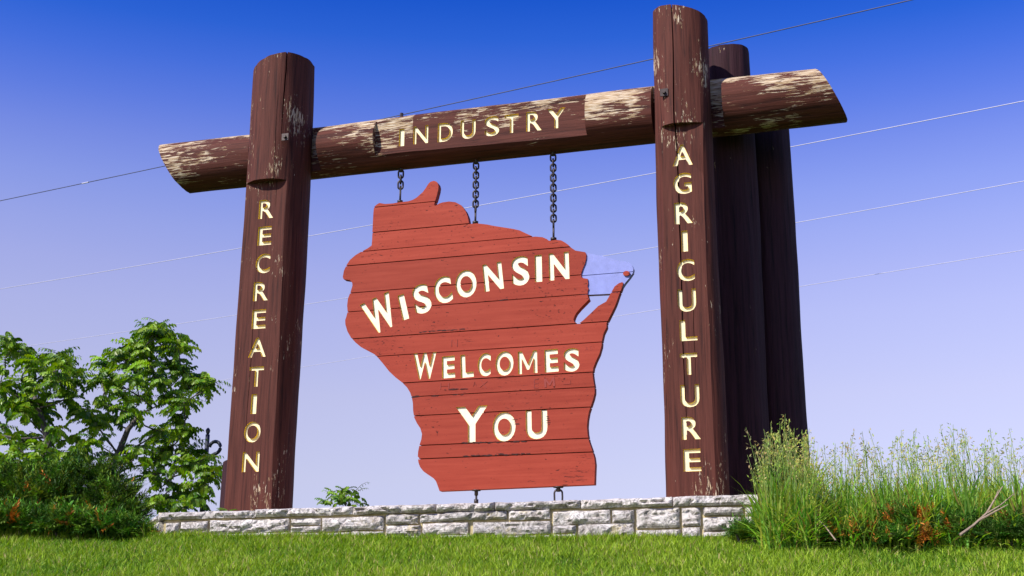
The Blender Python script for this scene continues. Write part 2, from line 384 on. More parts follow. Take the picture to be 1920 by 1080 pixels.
X1, Z1, NF = Vector((1, 0, 0)), Vector((0, 0, 1)), Vector((0, -1, 0))
def box_letter(ch, x0, y0, x1, y1, Y, slant=None):            # pixel box of an upright letter on the plane at depth Y
    bl = P(x0, y1, Y); br = P(x1, y1, Y); tl = P((x0+x1)/2, y0, Y)
    zb = (bl.z+br.z)/2
    return (ch, Vector((bl.x, Y, zb)), X1*(br.x-bl.x), Z1*(tl.z-zb), NF)
def carve_on(o, letters, depth, off, offc):
    inv = o.matrix_world.inverted()
    carve([(o, inv)], letters, depth, M_CREAM, inv, o, off, offc)
YL = -.22-.68*.308; YR = -.22-.70*.256; YB = .03-.70*BR
q8 = lambda a, b, c, d: (380+a/3, 300+b/3, 380+c/3, 300+d/3)
q7 = lambda a, b, c, d: (380+a/2.077, 560+b/2.077, 380+c/2.077, 560+d/2.077)
rec = [('R', q8(316, 226, 393, 326)), ('E', q8(310, 377, 382, 476)), ('C', q8(297, 531, 374, 634)), ('R', q8(285, 688, 363, 789)), ('E', q8(277, 844, 350, 946)),
       ('A', q7(178, 154, 243, 226)), ('T', q7(181, 267, 233, 341)), ('I', q7(188, 374, 206, 447)), ('O', q7(161, 481, 221, 558)), ('N', q7(154, 598, 216, 673))]
carve_on(post_l, [box_letter(c, *b, YL) for c, b in rec], .023, .019, .022)
q1 = lambda a, b, c, d: (1210+a/3, 240+b/3, 1210+c/3, 240+d/3)
q6 = lambda a, b, c, d: (1200+a/2.4556, 560+b/2.4556, 1200+c/2.4556, 560+d/2.4556)
agr = [('A', q1(156, 96, 264, 208)), ('G', q1(162, 255, 260, 368)), ('R', q1(168, 420, 265, 535)), ('I', q1(208, 580, 238, 692)), ('C', q1(181, 740, 277, 858)), ('U', q1(187, 908, 285, 1030)),
       ('L', q6(187, 99, 263, 191)), ('T', q6(189, 253, 264, 348)), ('U', q6(190, 398, 273, 497)), ('R', q6(196, 546, 278, 646)), ('E', q6(204, 694, 281, 793))]
carve_on(post_r, [box_letter(c, *b, YR) for c, b in agr], .023, .019, .022)
q2 = lambda a, b, c, d: (680+a/3.177, 120+b/3.177, 680+c/3.177, 120+d/3.177)
ind = [('I', q2(218, 390, 244, 487)), ('N', q2(304, 371, 386, 472)), ('D', q2(449, 353, 533, 459)), ('U', q2(585, 336, 669, 442)), ('S', q2(729, 314, 810, 426)), ('T', q2(848, 303, 925, 408)), ('R', q2(977, 284, 1063, 396)), ('Y', q2(1101, 266, 1206, 380))]
carve_on(beam, [box_letter(c, *b, YB) for c, b in ind], .022, .015, .018)
for o in (post_l, post_r, post_2, post_3, post_4, beam): shade(o)
def bolt(parent, p, up=False, s=1):
    b = PB(); q = Vector(p)
    if up: b.tube([q, q+Z1*.07], .018*s, 8)
    else:
        for (hw, y0, y1) in ((.034*s, 0, .010),):
            b.add([(q.x+sx*hw, q.y-y, q.z+sz*hw) for y in (y0, y1) for sx, sz in ((-1, -1), (1, -1), (1, 1), (-1, 1))],
                  [(0, 1, 2, 3), (7, 6, 5, 4), (0, 4, 5, 1), (1, 5, 6, 2), (2, 6, 7, 3), (3, 7, 4, 0)])
        b.tube([q+NF*.008, q+NF*.03], .016*s, 6)
    inv = parent.matrix_world.inverted(); b.v = [tuple(inv @ Vector(v)) for v in b.v]
    b.build('bolt', [M_PLATE if not up else M_STEEL], parent)
bolt(post_l, (P(535, 257, -.51).x, -.22-.292*.985, P(535, 257, -.51).z)); bolt(post_r, (P(1245, 173, -.46).x, -.22-.232, P(1245, 173, -.46).z))
for px in (752,):
    bolt(beam, (P(px, 250, .03).x, .03, BZ+BR-.005), True)

# ------------------------------------------------------------------ the red state-shaped sign
c4 = lambda x, y: (630+x/3.254, 320+y/3.254)
c5 = lambda x, y: (630+x/3, 600+y/3)
OUT4 = [(232,222),(247,208),(264,197),(300,203),(345,200),(390,192),(440,187),(468,178),(492,164),(530,130),(548,105),(560,85),(569,74),(580,66),(598,62),(613,67),(622,79),(626,97),(623,120),(614,155),(604,187),(599,207),(603,214),(612,212),(630,200),(650,194),(690,188),(730,193),(765,212),(790,245),(804,280),(812,322),(850,320),(920,328),(970,338),(1030,347),(1080,355),(1120,364),(1160,383),(1200,401),(1260,406),(1285,417),(1300,428),(1345,422),(1375,426),(1400,440),(1420,455),(1435,470),(1460,487),(1520,497),(1527,512),(1526,535),(1519,565),(1505,598),(1496,625),(1497,650),(1510,656),(1535,660),(1538,690),(1534,705),(1541,720),(1535,735),(1535,758),(1540,775),(1544,785),(1520,810),(1490,840),(1465,870),(1455,890),(1449,908),(1455,925),(1470,931),(1486,930),(1510,912),(1560,865),(1600,826),(1648,799),(1665,770),(1680,742),(1700,706),(1725,687),(1745,680),(1752,684),(1750,697),(1738,730),(1726,760),(1716,790),(1705,820),(1690,852),(1670,892),(1650,932)]
OUT5 = [(1522,40),(1505,75),(1497,110),(1493,150),(1481,192),(1462,232),(1448,268),(1443,304),(1448,342),(1455,380),(1455,410),(1447,444),(1435,480),(1422,520),(1415,560),(1412,600),(1415,640),(1423,682),(1440,730),(1452,772),(1457,812),(1455,860),(1453,925),(582,962),(570,928),(562,907),(548,890),(515,868),(490,850),(472,826),(463,800),(461,782),(468,776),(460,768),(462,740),(468,710),(480,672),(484,642),(475,610),(455,580),(440,548),(434,510),(433,470),(428,442),(417,408),(400,380),(370,350),(335,323),(300,290),(270,252),(240,216),(215,192),(180,173),(140,152),(110,127),(85,100),(65,65),(53,25),(52,0)]
OUT4B = [(63,893),(71,862),(68,822),(73,780),(88,742),(100,702),(99,684),(85,668),(46,662),(41,648),(48,610),(62,580),(85,545),(120,515),(160,491),(192,474),(217,456),(220,420),(222,378),(228,260)]
outline = [P(*c4(*p), 0) for p in OUT4]+[P(*c5(*p), 0) for p in OUT5]+[P(*c4(*p), 0) for p in OUT4B]
SEAM4 = [((232,222),(596,190)),((222,378),(812,322)),((160,492),(1200,402)),((62,580),(1435,465)),((88,742),(1497,640)),((70,858),(1540,757)),((100,1028),(1650,918))]
SEAM5 = [((235,200),(1495,128)),((370,352),(1448,295)),((428,430),(1455,378)),((437,542),(1430,487)),((468,708),(1418,662)),((465,783),(1450,740))]
seams = [(P(*c4(*a), 0).z+P(*c4(*b), 0).z)/2 for a, b in SEAM4]+[(P(*c5(*a), 0).z+P(*c5(*b), 0).z)/2 for a, b in SEAM5]
seams = [99]+sorted(seams, reverse=True)+[0]
sign = empty('state_sign', (-.4, .03, 2.87), 'red plank sign cut to the outline of a state, hanging on chains under the crossbeam', 'sign')
si = Matrix.Translation(-sign.location); TH = .072
from mathutils.geometry import tessellate_polygon
def slab(name, poly, z1, z0, mat, y0, y1):
    pts = [(p.x, p.z) for p in poly]; tris = tessellate_polygon([[Vector((a, b, 0)) for a, b in pts]])
    idx = {}; vs = []; fs = []
    def vid(p):
        k = (round(p[0], 5), round(p[1], 5))
        if k not in idx: idx[k] = len(vs); vs.append(p)
        return idx[k]
    def clip(pg, z, keep_below):
        out = []
        for a, b in zip(pg, pg[1:]+pg[:1]):
            ia, ib = ((a[1] <= z) == keep_below or a[1] == z), ((b[1] <= z) == keep_below or b[1] == z)
            if ia: out.append(a)
            if ia != ib:
                lo, hi = (a, b) if a <= b else (b, a)
                t = (z-lo[1])/(hi[1]-lo[1]); out.append((lo[0]+t*(hi[0]-lo[0]), z))
        return out
    for t in tris:
        pg = [pts[k] for k in t]
        if sum(a[0]*b[1]-b[0]*a[1] for a, b in zip(pg, pg[1:]+pg[:1])) < 0: pg = pg[::-1]
        pg = clip(pg, z1, True)
        if len(pg) >= 3: pg = clip(pg, z0, False)
        if len(pg) < 3: continue
        f = []
        for q in pg:
            k = vid(q)
            if k not in f: f.append(k)
        if len(f) >= 3: fs.append(f)
    if not fs: return None
    use = {}
    for f in fs:
        for a, b in zip(f, f[1:]+f[:1]): use[(a, b)] = 1
    n = len(vs); V = [tuple(si @ Vector((x, yy, z))) for yy in (y0, y1) for x, z in vs]     # counter-clockwise in x,z faces -Y
    F = [tuple(f) for f in fs]+[tuple(k+n for k in f[::-1]) for f in fs]
    F += [(b, a, a+n, b+n) for a, b in use if (b, a) not in use]
    me = bpy.data.meshes.new(name); me.from_pydata(V, [], F)
    bm = bmesh.new(); bm.from_mesh(me); bmesh.ops.recalc_face_normals(bm, faces=bm.faces); bm.to_mesh(me); bm.free()
    return link(name, me, sign, [mat])
planks = []
for i in range(len(seams)-1):
    d = rnd.uniform(-.0025, .0025)
    o = slab('plank', outline, seams[i]-.0042, seams[i+1]+.0042, M_RED, d, TH+d)
    if o: planks.append((o, seams[i], seams[i+1]))
c9 = lambda x, y: (1060+x/5.4, 440+y/5.4)
BL = [(150,183),(205,182),(400,222),(560,268),(610,272),(645,283),(675,310),(690,345),(685,385),(650,435),(605,490),(560,560),(545,590),(480,597),(235,608),(150,612)]
blue = [P(*c9(*p), .012) for p in BL]
zm = (P(*c9(300, 400), .012).z+P(*c9(600, 385), .012).z)/2
for a, b in ((zm-.003, 0), (99, zm+.003)):
    o = slab('blue_plank', blue, a, b, M_BLUE, .0125, TH-.004)
    if o: o['label'] = 'sky blue plank painted as a bay'
isl = PB(); ip = P(*c9(618, 392), 0); n = 14
ring = [(ip.x+.030*math.cos(2*math.pi*k/n), .0, ip.z+.022*math.sin(2*math.pi*k/n)) for k in range(n)]
isl.add([si @ Vector((x, yy, z)) for yy in (-.004, .0125) for x, _, z in ring], [tuple(range(n))]+[(k, k+n, (k+1) % n+n, (k+1) % n) for k in range(n)])
isl.build('island', [M_RED], sign)
bt = PB()
for px, ya, yb in ((770, 440, 690), (893, 450, 890), (1045, 480, 890)):
    xa = P(px, 700, TH).x; zt = P(px, ya, TH).z; zb = P(px, yb, TH).z
    bt.add([si @ Vector((xa+sx*.045, yy, z)) for z in (zb, zt) for sx, yy in ((-1, TH+.004), (1, TH+.004), (1, TH+.045), (-1, TH+.045))],
           [(0, 1, 2, 3), (7, 6, 5, 4), (0, 4, 5, 1), (1, 5, 6, 2), (2, 6, 7, 3), (3, 7, 4, 0)])
    bt.build('batten', [M_RED], sign); bt = PB()
def free_letter(ch, tl, bl, br, f):
    TL, B, R_ = (P(*f(*q), 0) for q in (tl, bl, br))
    U = R_-B; U.y = 0; u = U.normalized(); V = TL-B; vp = Vector((-u.z, 0, u.x)); h = V.dot(vp)
    return (ch, B, U, vp*h, NF)
def rot_letter(ch, cx, cy, wd, ht, ang, f):
    a = rad(ang); u = (math.cos(a), -math.sin(a)); v = (math.sin(a), math.cos(a))
    pt = lambda i, j: (cx+u[0]*wd/2*i+v[0]*ht/2*j, cy+u[1]*wd/2*i+v[1]*ht/2*j)
    return free_letter(ch, pt(-1, -1), pt(-1, 1), pt(1, 1), f)
LET = [free_letter('W', (126, 832), (214, 1010), (388, 927), c4), free_letter('I', (364, 770), (411, 911), (444, 900), c4), rot_letter('S', 516, 785, 100, 170, 17, c4),
       rot_letter('C', 645, 730, 104, 156, 13, c4), rot_letter('O', 786, 691, 124, 160, 9, c4), free_letter('N', (889, 579), (911, 737), (1022, 716), c4), rot_letter('S', 1118, 612, 102, 172, 7, c4),
       rot_letter('I', 1229, 597, 38, 158, 5.5, c4), free_letter('N', (1296, 509), (1304, 669), (1422, 657), c4),
       free_letter('W', (430, 191), (436, 335), (561, 327), c5), free_letter('E', (598, 209), (600, 327), (668, 321), c5), free_letter('L', (704, 200), (706, 324), (773, 317), c5), rot_letter('C', 830, 252, 68, 124, 3, c5),
       rot_letter('O', 944, 245, 96, 132, 3, c5), free_letter('M', (1026, 181), (1028, 303), (1131, 295), c5), free_letter('E', (1176, 171), (1178, 293), (1250, 287), c5), rot_letter('S', 1322, 225, 84, 126, 3, c5),
       free_letter('Y', (670, 494), (676, 692), (852, 682), c5), rot_letter('O', 942, 601, 124, 160, 3, c5), free_letter('U', (1070, 513), (1072, 671), (1188, 664), c5)]
tg = []
for o, z1, z0 in planks:
    zl = [c for c in LET if max(c[1].z, c[1].z+c[3].z, (c[1]+c[2]).z, (c[1]+c[2]+c[3]).z) > z0 and min(c[1].z, (c[1]+c[2]).z) < z1]
    if zl: tg.append((o, si))
carve(tg, LET, .019, M_WHITE, si, sign, .040, .041)
SCR = [('A', 780, 360, 20, 26, 6), ('X', 830, 362, 40, 40, -8), ('E', 1125, 358, 24, 50, 3), ('M', 1200, 352, 60, 48, 8), ('A', 1410, 162, 18, 22, 4), ('S', 1435, 160, 16, 22, 4), ('N', 665, 130, 34, 40, 4), ('L', 1300, 350, 20, 40, 90), ('H', 610, 372, 50, 34, 2)]
for ch, cx, cy, wd, ht, an in SCR:
    c, O, U, V, N = rot_letter(ch, cx, cy, wd, ht, an, c5)
    vs, fs = letter_solid(c, -.028, O, U, V, N, -.002, .0034)
    me = bpy.data.meshes.new('scratch'); me.from_pydata([si @ v for v in vs], [], fs); link('scratch', me, sign, [M_SCRATCH])

CH = [((500, 985), (790, 968), c4, 26), ((1000, 790), (1060, 786), c4, 6), ((710, 692), (1060, 682), c5, 30), ((700, 768), (1085, 752), c5, 34), ((430, 432), (720, 418), c5, 12), ((600, 394), (740, 388), c5, 9), ((1190, 540), (1200, 600), c5, 7), ((1000, 560), (1030, 600), c5, 6)]
for a, b_, f, n_ in CH:
    pb = PB()
    for _ in range(n_):
        t_ = rnd.random(); p = P(*f(a[0]+(b_[0]-a[0])*t_, a[1]+(b_[1]-a[1])*t_+rnd.gauss(0, 2.2)), 0); L_ = rnd.uniform(.008, .035); h_ = rnd.uniform(.002, .006)
        pg = [(L_*math.cos(q)*rnd.uniform(.6, 1.1), h_*math.sin(q)*rnd.uniform(.5, 1.3)) for q in np.linspace(0, 2*math.pi, 8)[:-1]]; yy = -.0031-rnd.uniform(0, .0012)
        pb.add([si @ Vector((p.x+u_, yy, p.z+v_)) for u_, v_ in pg], [tuple(range(7))])
    o = pb.build('chip', [M_CHIP], sign); o['kind'] = 'stuff'

# ------------------------------------------------------------------ chains and tie-downs
def link_me(name, hl, hw, r, n=20, m=7):
    b = []; f = []
    for i in range(n):
        a = 2*math.pi*i/n; s = math.sin(a); c = math.cos(a)
        cx = hw*c; cz = hw*s+(hl-hw)*(1 if s > 0 else -1 if s < 0 else 0)
        t = Vector((-s, 0, c)); nn = Vector((c, 0, s))
        for k in range(m):
            q = 2*math.pi*k/m; b.append((cx+nn.x*r*math.cos(q), r*math.sin(q), cz+nn.z*r*math.cos(q)))
    for i in range(n):
        for k in range(m): f.append((i*m+k, ((i+1) % n)*m+k, ((i+1) % n)*m+(k+1) % m, i*m+(k+1) % m))
    me = bpy.data.meshes.new(name); me.from_pydata(b, [], f); me.polygons.foreach_set('use_smooth', [True]*len(f)); me.materials.append(M_STEEL); return me
LK = link_me('link', .0365, .0235, .0088)
def rod(name, x, z0, z1, r, parent, Y=.03, mat=None):
    b = PB(); inv = Vector(parent.location)
    b.tube([Vector((x, Y, z0))-inv, Vector((x, Y, z1))-inv], r, 8); return b.build(name, [mat or M_STEEL], parent, True)
for px, ytop, yrod, ysign, lab in ((751, 318, 352, 379, 'shortest dark steel chain, holding the narrow top of the red sign'), (892, 302, 396, 418, 'middle dark steel chain holding the red sign under the letters S and T'), (1037.5, 287, 424, 449, 'longest dark steel chain, holding the right shoulder of the red sign')):
    x = P(px, (ytop+ysign)/2, .03).x; zt = BZ-BR+.01; zr = P(px, yrod, .03).z; zs = P(px, ysign, .03).z-.02
    t = empty('chain', (x, .03, zs), lab, 'chain', 'chains carrying the red sign')
    rod('eye_bolt', x, zt-.055, zt+.02, .016, t)
    n_ = max(3, round((zt-.05-zr)/.0485)); st = (zt-.05-zr)/n_
    for i in range(n_):
        o = bpy.data.objects.new('link', LK); COL.objects.link(o); o.parent = t
        o.location = (0, 0, zt-.05-st*(i+.5)-zs); o.rotation_euler = (rnd.uniform(-.04, .04), 0, rad(90*(i % 2)+18+rnd.uniform(-9, 9))); o.scale = (1, 1, st/.0485)
    rod('rod', x, zs, zr+.02, .010, t); rod('ferrule', x, zs+.012, zs+.034, .028, t)
x = P(893, 930, .03).x; zb = P(893, 918, .03).z
t = empty('turnbuckle', (x, .03, zb-.2), 'thin rusty steel rod tying the sign down to the wall, beside the open shackle', 'tie rod')
rod('rod', x, zb-.23, zb+.01, .010, t); rod('collar', x, zb-.05, zb+.012, .017, t); rod('barrel', x, zb-.12, zb-.085, .02, t); rod('washer', x, zb-.011, zb-.003, .04, t)
x = P(1047, 930, .03).x; zb = P(1047, 912, .03).z
t = empty('shackle', (x, .03, zb-.15), 'open steel shackle hanging from the lower edge of the red sign', 'shackle')
rod('bolt', x, zb-.045, zb+.01, .018, t); rod('washer', x, zb-.011, zb-.003, .045, t)
o = link('bow', link_me('bow', .062, .034, .0085), t); o.location = (0, 0, zb-.088-(zb-.15)); o.rotation_euler = (0, 0, rad(15))
rod('pin', x, zb-.24, zb-.135, .014, t)

# ------------------------------------------------------------------ stone wall
wx0, wx1 = -2.86, 2.6
wall = empty('stone_wall', (0, YW, 2.3), 'low wall of pale rock-faced limestone blocks under the log frame', 'wall')
T0 = Matrix.Translation((0, YW-.018, 0))
def rock(x0, x1, z0, z1, seed, bulge=.03, depth=.16, parent=wall, mtx=None, name='stone', res=.020, top=0):
    W, H = x1-x0, z1-z0; nx_, nz_ = max(3, int(W/res)), max(3, int(H/(res*.75))); cx, cz = (x0+x1)/2, (z0+z1)/2
    vs = []; fs = []
    for j in range(nz_+1):
        for i in range(nx_+1):
            u, v = i/nx_, j/nz_; x = x0+W*u; z = z0+H*v
            ed = min(min(u, 1-u)*W, min(v, 1-v)*H); prof = min(1, ed/(.22*min(H, .1)+.004))**.5
            q = Vector((x*6+seed*3.1, z*9, seed)); c1 = noise.noise(q); c2 = noise.noise(q*2.7); c3 = noise.noise(q*6.5)
            rg = abs(noise.noise(Vector((x*4.2+seed, z*15, seed*2+7))))
            d = prof*(bulge*(.85+.7*c1+.42*c2+.26*c3)-bulge*1.1*max(0, .16-rg)/.16)
            jx = (noise.noise(Vector((x*11, z*11, seed+3)))*.005 if i in (0, nx_) else 0); jz = (noise.noise(Vector((x*9, seed+5, z)))*.007 if j in (0, nz_) else 0)
            d = max(d, .004 if prof else -.004); vs.append((x+jx, -d, z+jz))
    F = lambda i, j: j*(nx_+1)+i
    for j in range(nz_):
        for i in range(nx_): fs.append((F(i, j), F(i+1, j), F(i+1, j+1), F(i, j+1)))
    ring = [F(i, 0) for i in range(nx_+1)]+[F(nx_, j) for j in range(1, nz_+1)]+[F(i, nz_) for i in range(nx_-1, -1, -1)]+[F(0, j) for j in range(nz_-1, 0, -1)]
    b = len(vs); vs += [(vs[k][0], depth, vs[k][2]) for k in ring]; m = len(ring)
    for k in range(m): fs.append((ring[(k+1) % m], ring[k], b+k, b+(k+1) % m))
    fs.append(tuple(b+k for k in range(m)))
    T = (T0 if mtx is None else mtx); ctr = T @ Vector((cx, 0, cz))
    me = bpy.data.meshes.new(name); me.from_pydata([tuple(T @ Vector(v)-ctr) for v in vs], [], fs)
    me.polygons.foreach_set('use_smooth', [rnd.random() < .25 for _ in fs])
    o = link(name, me, parent, [M_STONE]); o.location = ctr-Vector(parent.location); return o
k3 = lambda x, y: (280+x/3.2, 900+y/3.2)
k4 = lambda x, y: (860+x/3.2, 900+y/3.2)
ST3 = [(95,178,258,330),(185,350,249,326),(360,838,238,314),(848,1028,232,270),(848,1028,278,312),(1035,1405,222,302),(1416,1616,208,265),(1622,1820,203,250),(1416,1628,272,332),(1636,1915,258,327),
       (100,180,337,352),(188,840,322,348),(850,1020,319,346),(1026,1203,317,346),(1209,1402,308,346),(1416,1560,339,356),(1566,1915,334,352)]
ST4 = [(-92,291,189,239),(298,549,182,238),(82,552,252,327),(563,910,183,264),(563,705,273,317),(715,1052,264,345),(920,1054,181,256),(1064,1328,171,288),(1336,1452,168,276),(1064,1332,298,350),(1340,1452,285,350),
       (1464,1708,166,213),(1464,1698,223,302),(1717,1860,165,211),(1708,1870,220,280),(1464,1650,310,352),(1660,1870,290,350),(0,76,335,352),(82,386,336,352),(394,552,334,352),(563,705,325,350),(1870,2060,165,212),(1878,2100,222,352),(2070,2240,162,212)]
sd = 0
for T_, f in ((ST3, k3), (ST4, k4)):
    for a, b, c, d in T_:
        sd += 1; YY = YW-.018
        p, q = P(*f(a, c), YY), P(*f(b, c), YY); r, s = P(*f(a, d), YY), P(*f(b, d), YY)
        rock((p.x+r.x)/2+.004, (q.x+s.x)/2-.004, (r.z+s.z)/2, (p.z+q.z)/2, sd*1.37, bulge=.030 if (d-c) > 30 else .018)
caps = [P(299, 962, YW).x]+[P(px, 950, YW).x for px in (481, 664, 819, 929, 1090, 1262, 1430)]+[wx1]
ztop = ZTOP
for a, b in zip(caps, caps[1:]):
    sd += 1; rock(a+.004, b-.004, 2.577-.012*max(0, a)/2, ztop+rnd.uniform(-.003, .003), sd*1.37, bulge=.042, depth=.30, mtx=Matrix.Translation((0, YW-.022, 0)), name='cap_stone')
# the return of the wall, turning back behind the juniper
ang = rad(128); rt_m = Matrix.Translation((wx0, YW, 0)) @ Matrix.Rotation(ang+math.pi, 4, 'Z')
rx = 0
for wdt in (.34, .42, .3, .4):
    sd += 1; rock(-rx-wdt+.006, -rx-.006 if rx else -.02, 2.25, 2.562, sd, .03, .14, mtx=rt_m)
    sd += 1; rock(-rx-wdt+.006, -rx-.006 if rx else -.01, 2.577, ztop-.012, sd, .035, .2, mtx=rt_m, name='cap_stone'); rx += wdt
core = PB()
poly = [(wx0+.05, YW+.004), (wx1-.03, YW+.004), (wx1-.03, 1.5), (-3.55, 1.5), (-3.70, .25)]
core.add([(x, y-YW, z-2.3) for z in (1.9, ztop-.035) for x, y in poly], [(4, 3, 2, 1, 0), (5, 6, 7, 8, 9)]+[(k, (k+1) % 5, (k+1) % 5+5, k+5) for k in range(5)])
core.build('mortar', [M_MORTAR], wall)

# ------------------------------------------------------------------ grass
def blades(px, py, pz, h, wd, lean, az, face, col, droop=1.0):
    n = len(px); V = np.zeros((n, 5, 3), np.float32)
    fx, fy = np.cos(face)*wd/2, np.sin(face)*wd/2; lx, ly = np.cos(az)*lean, np.sin(az)*lean
    base = np.stack([px, py, pz], 1)
    mid = base+np.stack([lx*.28, ly*.28, h*.58], 1); tip = base+np.stack([lx, ly, h*(1-.0*droop)], 1)
    o = np.stack([fx, fy, np.zeros(n)], 1)
    V[:, 0] = base-o; V[:, 1] = base+o; V[:, 2] = mid+o*.8; V[:, 3] = mid-o*.8; V[:, 4] = tip
    idx = (np.arange(n)*5)[:, None]
    L = np.concatenate([idx+np.array([0, 1, 2, 3]), idx+np.array([3, 2, 4])], 1).ravel()
    T = np.tile([4, 3], n); C = np.repeat(col, 5, axis=0)
    return V.reshape(-1, 3), L, T, C
gzv = np.vectorize(gz)
def lawn_blades(n, x0, x1, y0, y1, hs=1.0):
    x = NR.uniform(x0, x1, n); y = NR.uniform(y0, y1, n)
    pat = np.array([noise.noise(Vector((a*1.1, b*1.6, 1))) + .6*noise.noise(Vector((a*4.5, b*6.5, 2))) for a, b in zip(x, y)])
    keep = NR.uniform(0, 1, n) < .80+.5*pat; x, y, pat = x[keep], y[keep], pat[keep]; n = len(x)
    h = NR.uniform(.032, .078, n)*hs*(1+.35*pat); t = np.clip(NR.uniform(0, 1, n)*.75+.30*pat+.15+.05*(x-1)*.4, 0, 1)[:, None]
    c = np.array([.070, .205, .010])*(1-t)+np.array([.39, .52, .040])*t
    dry = NR.uniform(0, 1, n) < .05+.10*np.clip(pat, 0, 1); c[dry] = np.array([.50, .42, .16])*NR.uniform(.7, 1.2, (dry.sum(), 1))
    c *= NR.uniform(.6, 1.3, (n, 1))
    return blades(x, y, gzv(x, y)-.004, h, NR.uniform(.005, .0095, n), NR.uniform(.005, .06, n)*hs, NR.uniform(0, 6.283, n), NR.uniform(0, 6.283, n), c)
D_ = lawn_blades(30000, -6.8, -2.85, -1.15, .2, 2.2)
A = lawn_blades(170000, -6.2, 6.0, -3.7, -1.0); B = lawn_blades(45000, -4.5, 7.5, -6.4, -3.7); Cc = lawn_blades(12000, -3.0, 3.0, -1.12, -.97, 1.25)
Ls = [A, B, Cc, D_]; V = np.concatenate([q[0] for q in Ls]); of = np.cumsum([0]+[len(q[0]) for q in Ls])
gr = link('grass', mesh_np('grass', V, np.concatenate([q[1]+o for q, o in zip(Ls, of)]), np.concatenate([q[2] for q in Ls]), np.concatenate([q[3] for q in Ls])), None, [M_GRASS])
tag(gr, 'short green mown lawn grass sloping up to the wall', kind='stuff', cat='grass')

# ------------------------------------------------------------------ tall seeding grass on the right
def tall_grass(name, spots, label, hk=1.0):
    b = PB()
    def strip(p0, az, h, lean, wd, col, n=5, curl=1.0):
        dirv = Vector((math.cos(az), math.sin(az), 0)); side = Vector((-math.sin(az+rnd.uniform(-.7, .7)), math.cos(az), 0)).normalized()
        vs = []; fs = []
        for i in range(n+1):
            t = i/n; p = p0+dirv*(lean*t*t)+Z1*(h*(t-.42*curl*lean/max(h, .01)*t**3)); ww = wd*(.55+.9*t)*(1-t)**.6 if t < 1 else 0
            vs += [p-side*ww/2, p+side*ww/2]
        for i in range(n): fs.append((2*i, 2*i+1, 2*i+3, 2*i+2))
        b.add(vs, fs, col)
    for (x, y, h, head) in spots:
        z = gz(x, y)-.02 if not (wx0 < x < wx1-.1 and YW < y < 1.5) else ztop-.05
        p0 = Vector((x, y, z)); h *= hk
        for _ in range(rnd.randint(8, 12)):
            t = rnd.random(); col = tuple((a*(1-t)+c*t)*rnd.uniform(.75, 1.2) for a, c in zip((.11, .28, .030), (.46, .60, .09)))
            if rnd.random() < .07: col = (.30, .22, .07)
            q = p0+Vector((rnd.uniform(-.05, .05), rnd.uniform(-.05, .05), 0))
            strip(q, rnd.uniform(0, 6.283), h*rnd.uniform(.28, .80), rnd.uniform(.05, .34), rnd.uniform(.011, .023), col)
        if head:
            az = rnd.uniform(0, 6.283); ln = rnd.uniform(.03, .17)*h; col = (.30, .42, .12)
            pts = [p0+Vector((math.cos(az), math.sin(az), 0))*(ln*(i/6)**2)+Z1*(h*i/6) for i in range(7)]
            b.tube(pts, [.0026*(1-.5*i/6) for i in range(7)], 4, col)
            # leaves carried on the stem
            for k in range(rnd.randint(2, 4)):
                i = rnd.randint(1, 4); t = rnd.random(); c2 = tuple((a*(1-t)+c*t) for a, c in zip((.10, .25, .04), (.34, .46, .09)))
                strip(pts[i], rnd.uniform(0, 6.283), rnd.uniform(.10, .24), rnd.uniform(.08, .2), rnd.uniform(.006, .010), c2, 4, 1.2)
            # panicle
            hc = rnd.choice([(.50, .52, .12), (.38, .48, .10), (.55, .52, .18), (.42, .38, .16)])
            hl = rnd.uniform(.12, .22); top = pts[-1]; dv = (pts[-1]-pts[-2]).normalized(); nb = rnd.randint(9, 15); open_ = rnd.uniform(.25, 1)
            for k in range(nb):
                s = k/nb; r0 = top-dv*hl*(1-s); a2 = rnd.uniform(0, 6.283); out = Vector((math.cos(a2), math.sin(a2), 0)); bl = (.055*(1-s)+.016)*open_*rnd.uniform(.7, 1.3)
                tipp = r0+out*bl+Z1*bl*rnd.uniform(.1, .8)
                sv = out.cross(Z1).normalized()*.0009
                b.add([r0-sv, r0+sv, tipp+sv, tipp-sv], [(0, 1, 2, 3)], hc)
                for mth in range(rnd.randint(1, 2)):
                    d = (out*rnd.uniform(-.2, .8)+Z1*rnd.uniform(-.6, .7)).normalized(); sl_ = rnd.uniform(.017, .029); sd_ = d.cross(Vector((rnd.random(), rnd.random(), rnd.random()))).normalized()*sl_*.19
                    q = r0.lerp(tipp, rnd.uniform(.6, 1)); cc = tuple(v*rnd.uniform(.8, 1.25) for v in hc)
                    b.add([q, q+d*sl_*.45+sd_, q+d*sl_, q+d*sl_*.45-sd_], [(0, 1, 2, 3)], cc)
    o = b.build(name, [M_GRASS]); tag(o, label, 'tall grass', kind='stuff'); return o
def leafy(n, pxr, yr, h0, h1):
    L = []
    for _ in range(n):
        y = rnd.uniform(*yr); L.append((P(rnd.uniform(*pxr), 980, y).x, y, rnd.uniform(h0, h1), False))
    return L
def spots_from(n, pxr, yr, hfun, headp):
    L = []
    for _ in range(n):
        y = rnd.uniform(*yr); px = rnd.uniform(*pxr); x = P(px, 980, y).x; h = hfun(px)*rnd.uniform(.72, 1.08); L.append((x, y, h, rnd.random() < headp))
    return L
def hpx(pairs):
    return lambda px: np.interp(px, [a for a, _ in pairs], [b for _, b in pairs])
tall_grass('tall_grass', spots_from(120, (1430, 1535), (-1.45, -.98), hpx([(1405, .5), (1440, .86), (1470, .92), (1500, .78), (1525, .72)]), .75)+leafy(70, (1440, 1530), (-1.5, -1.0), .42, .72), 'tuft of tall seeding grass in front of the dark posts')
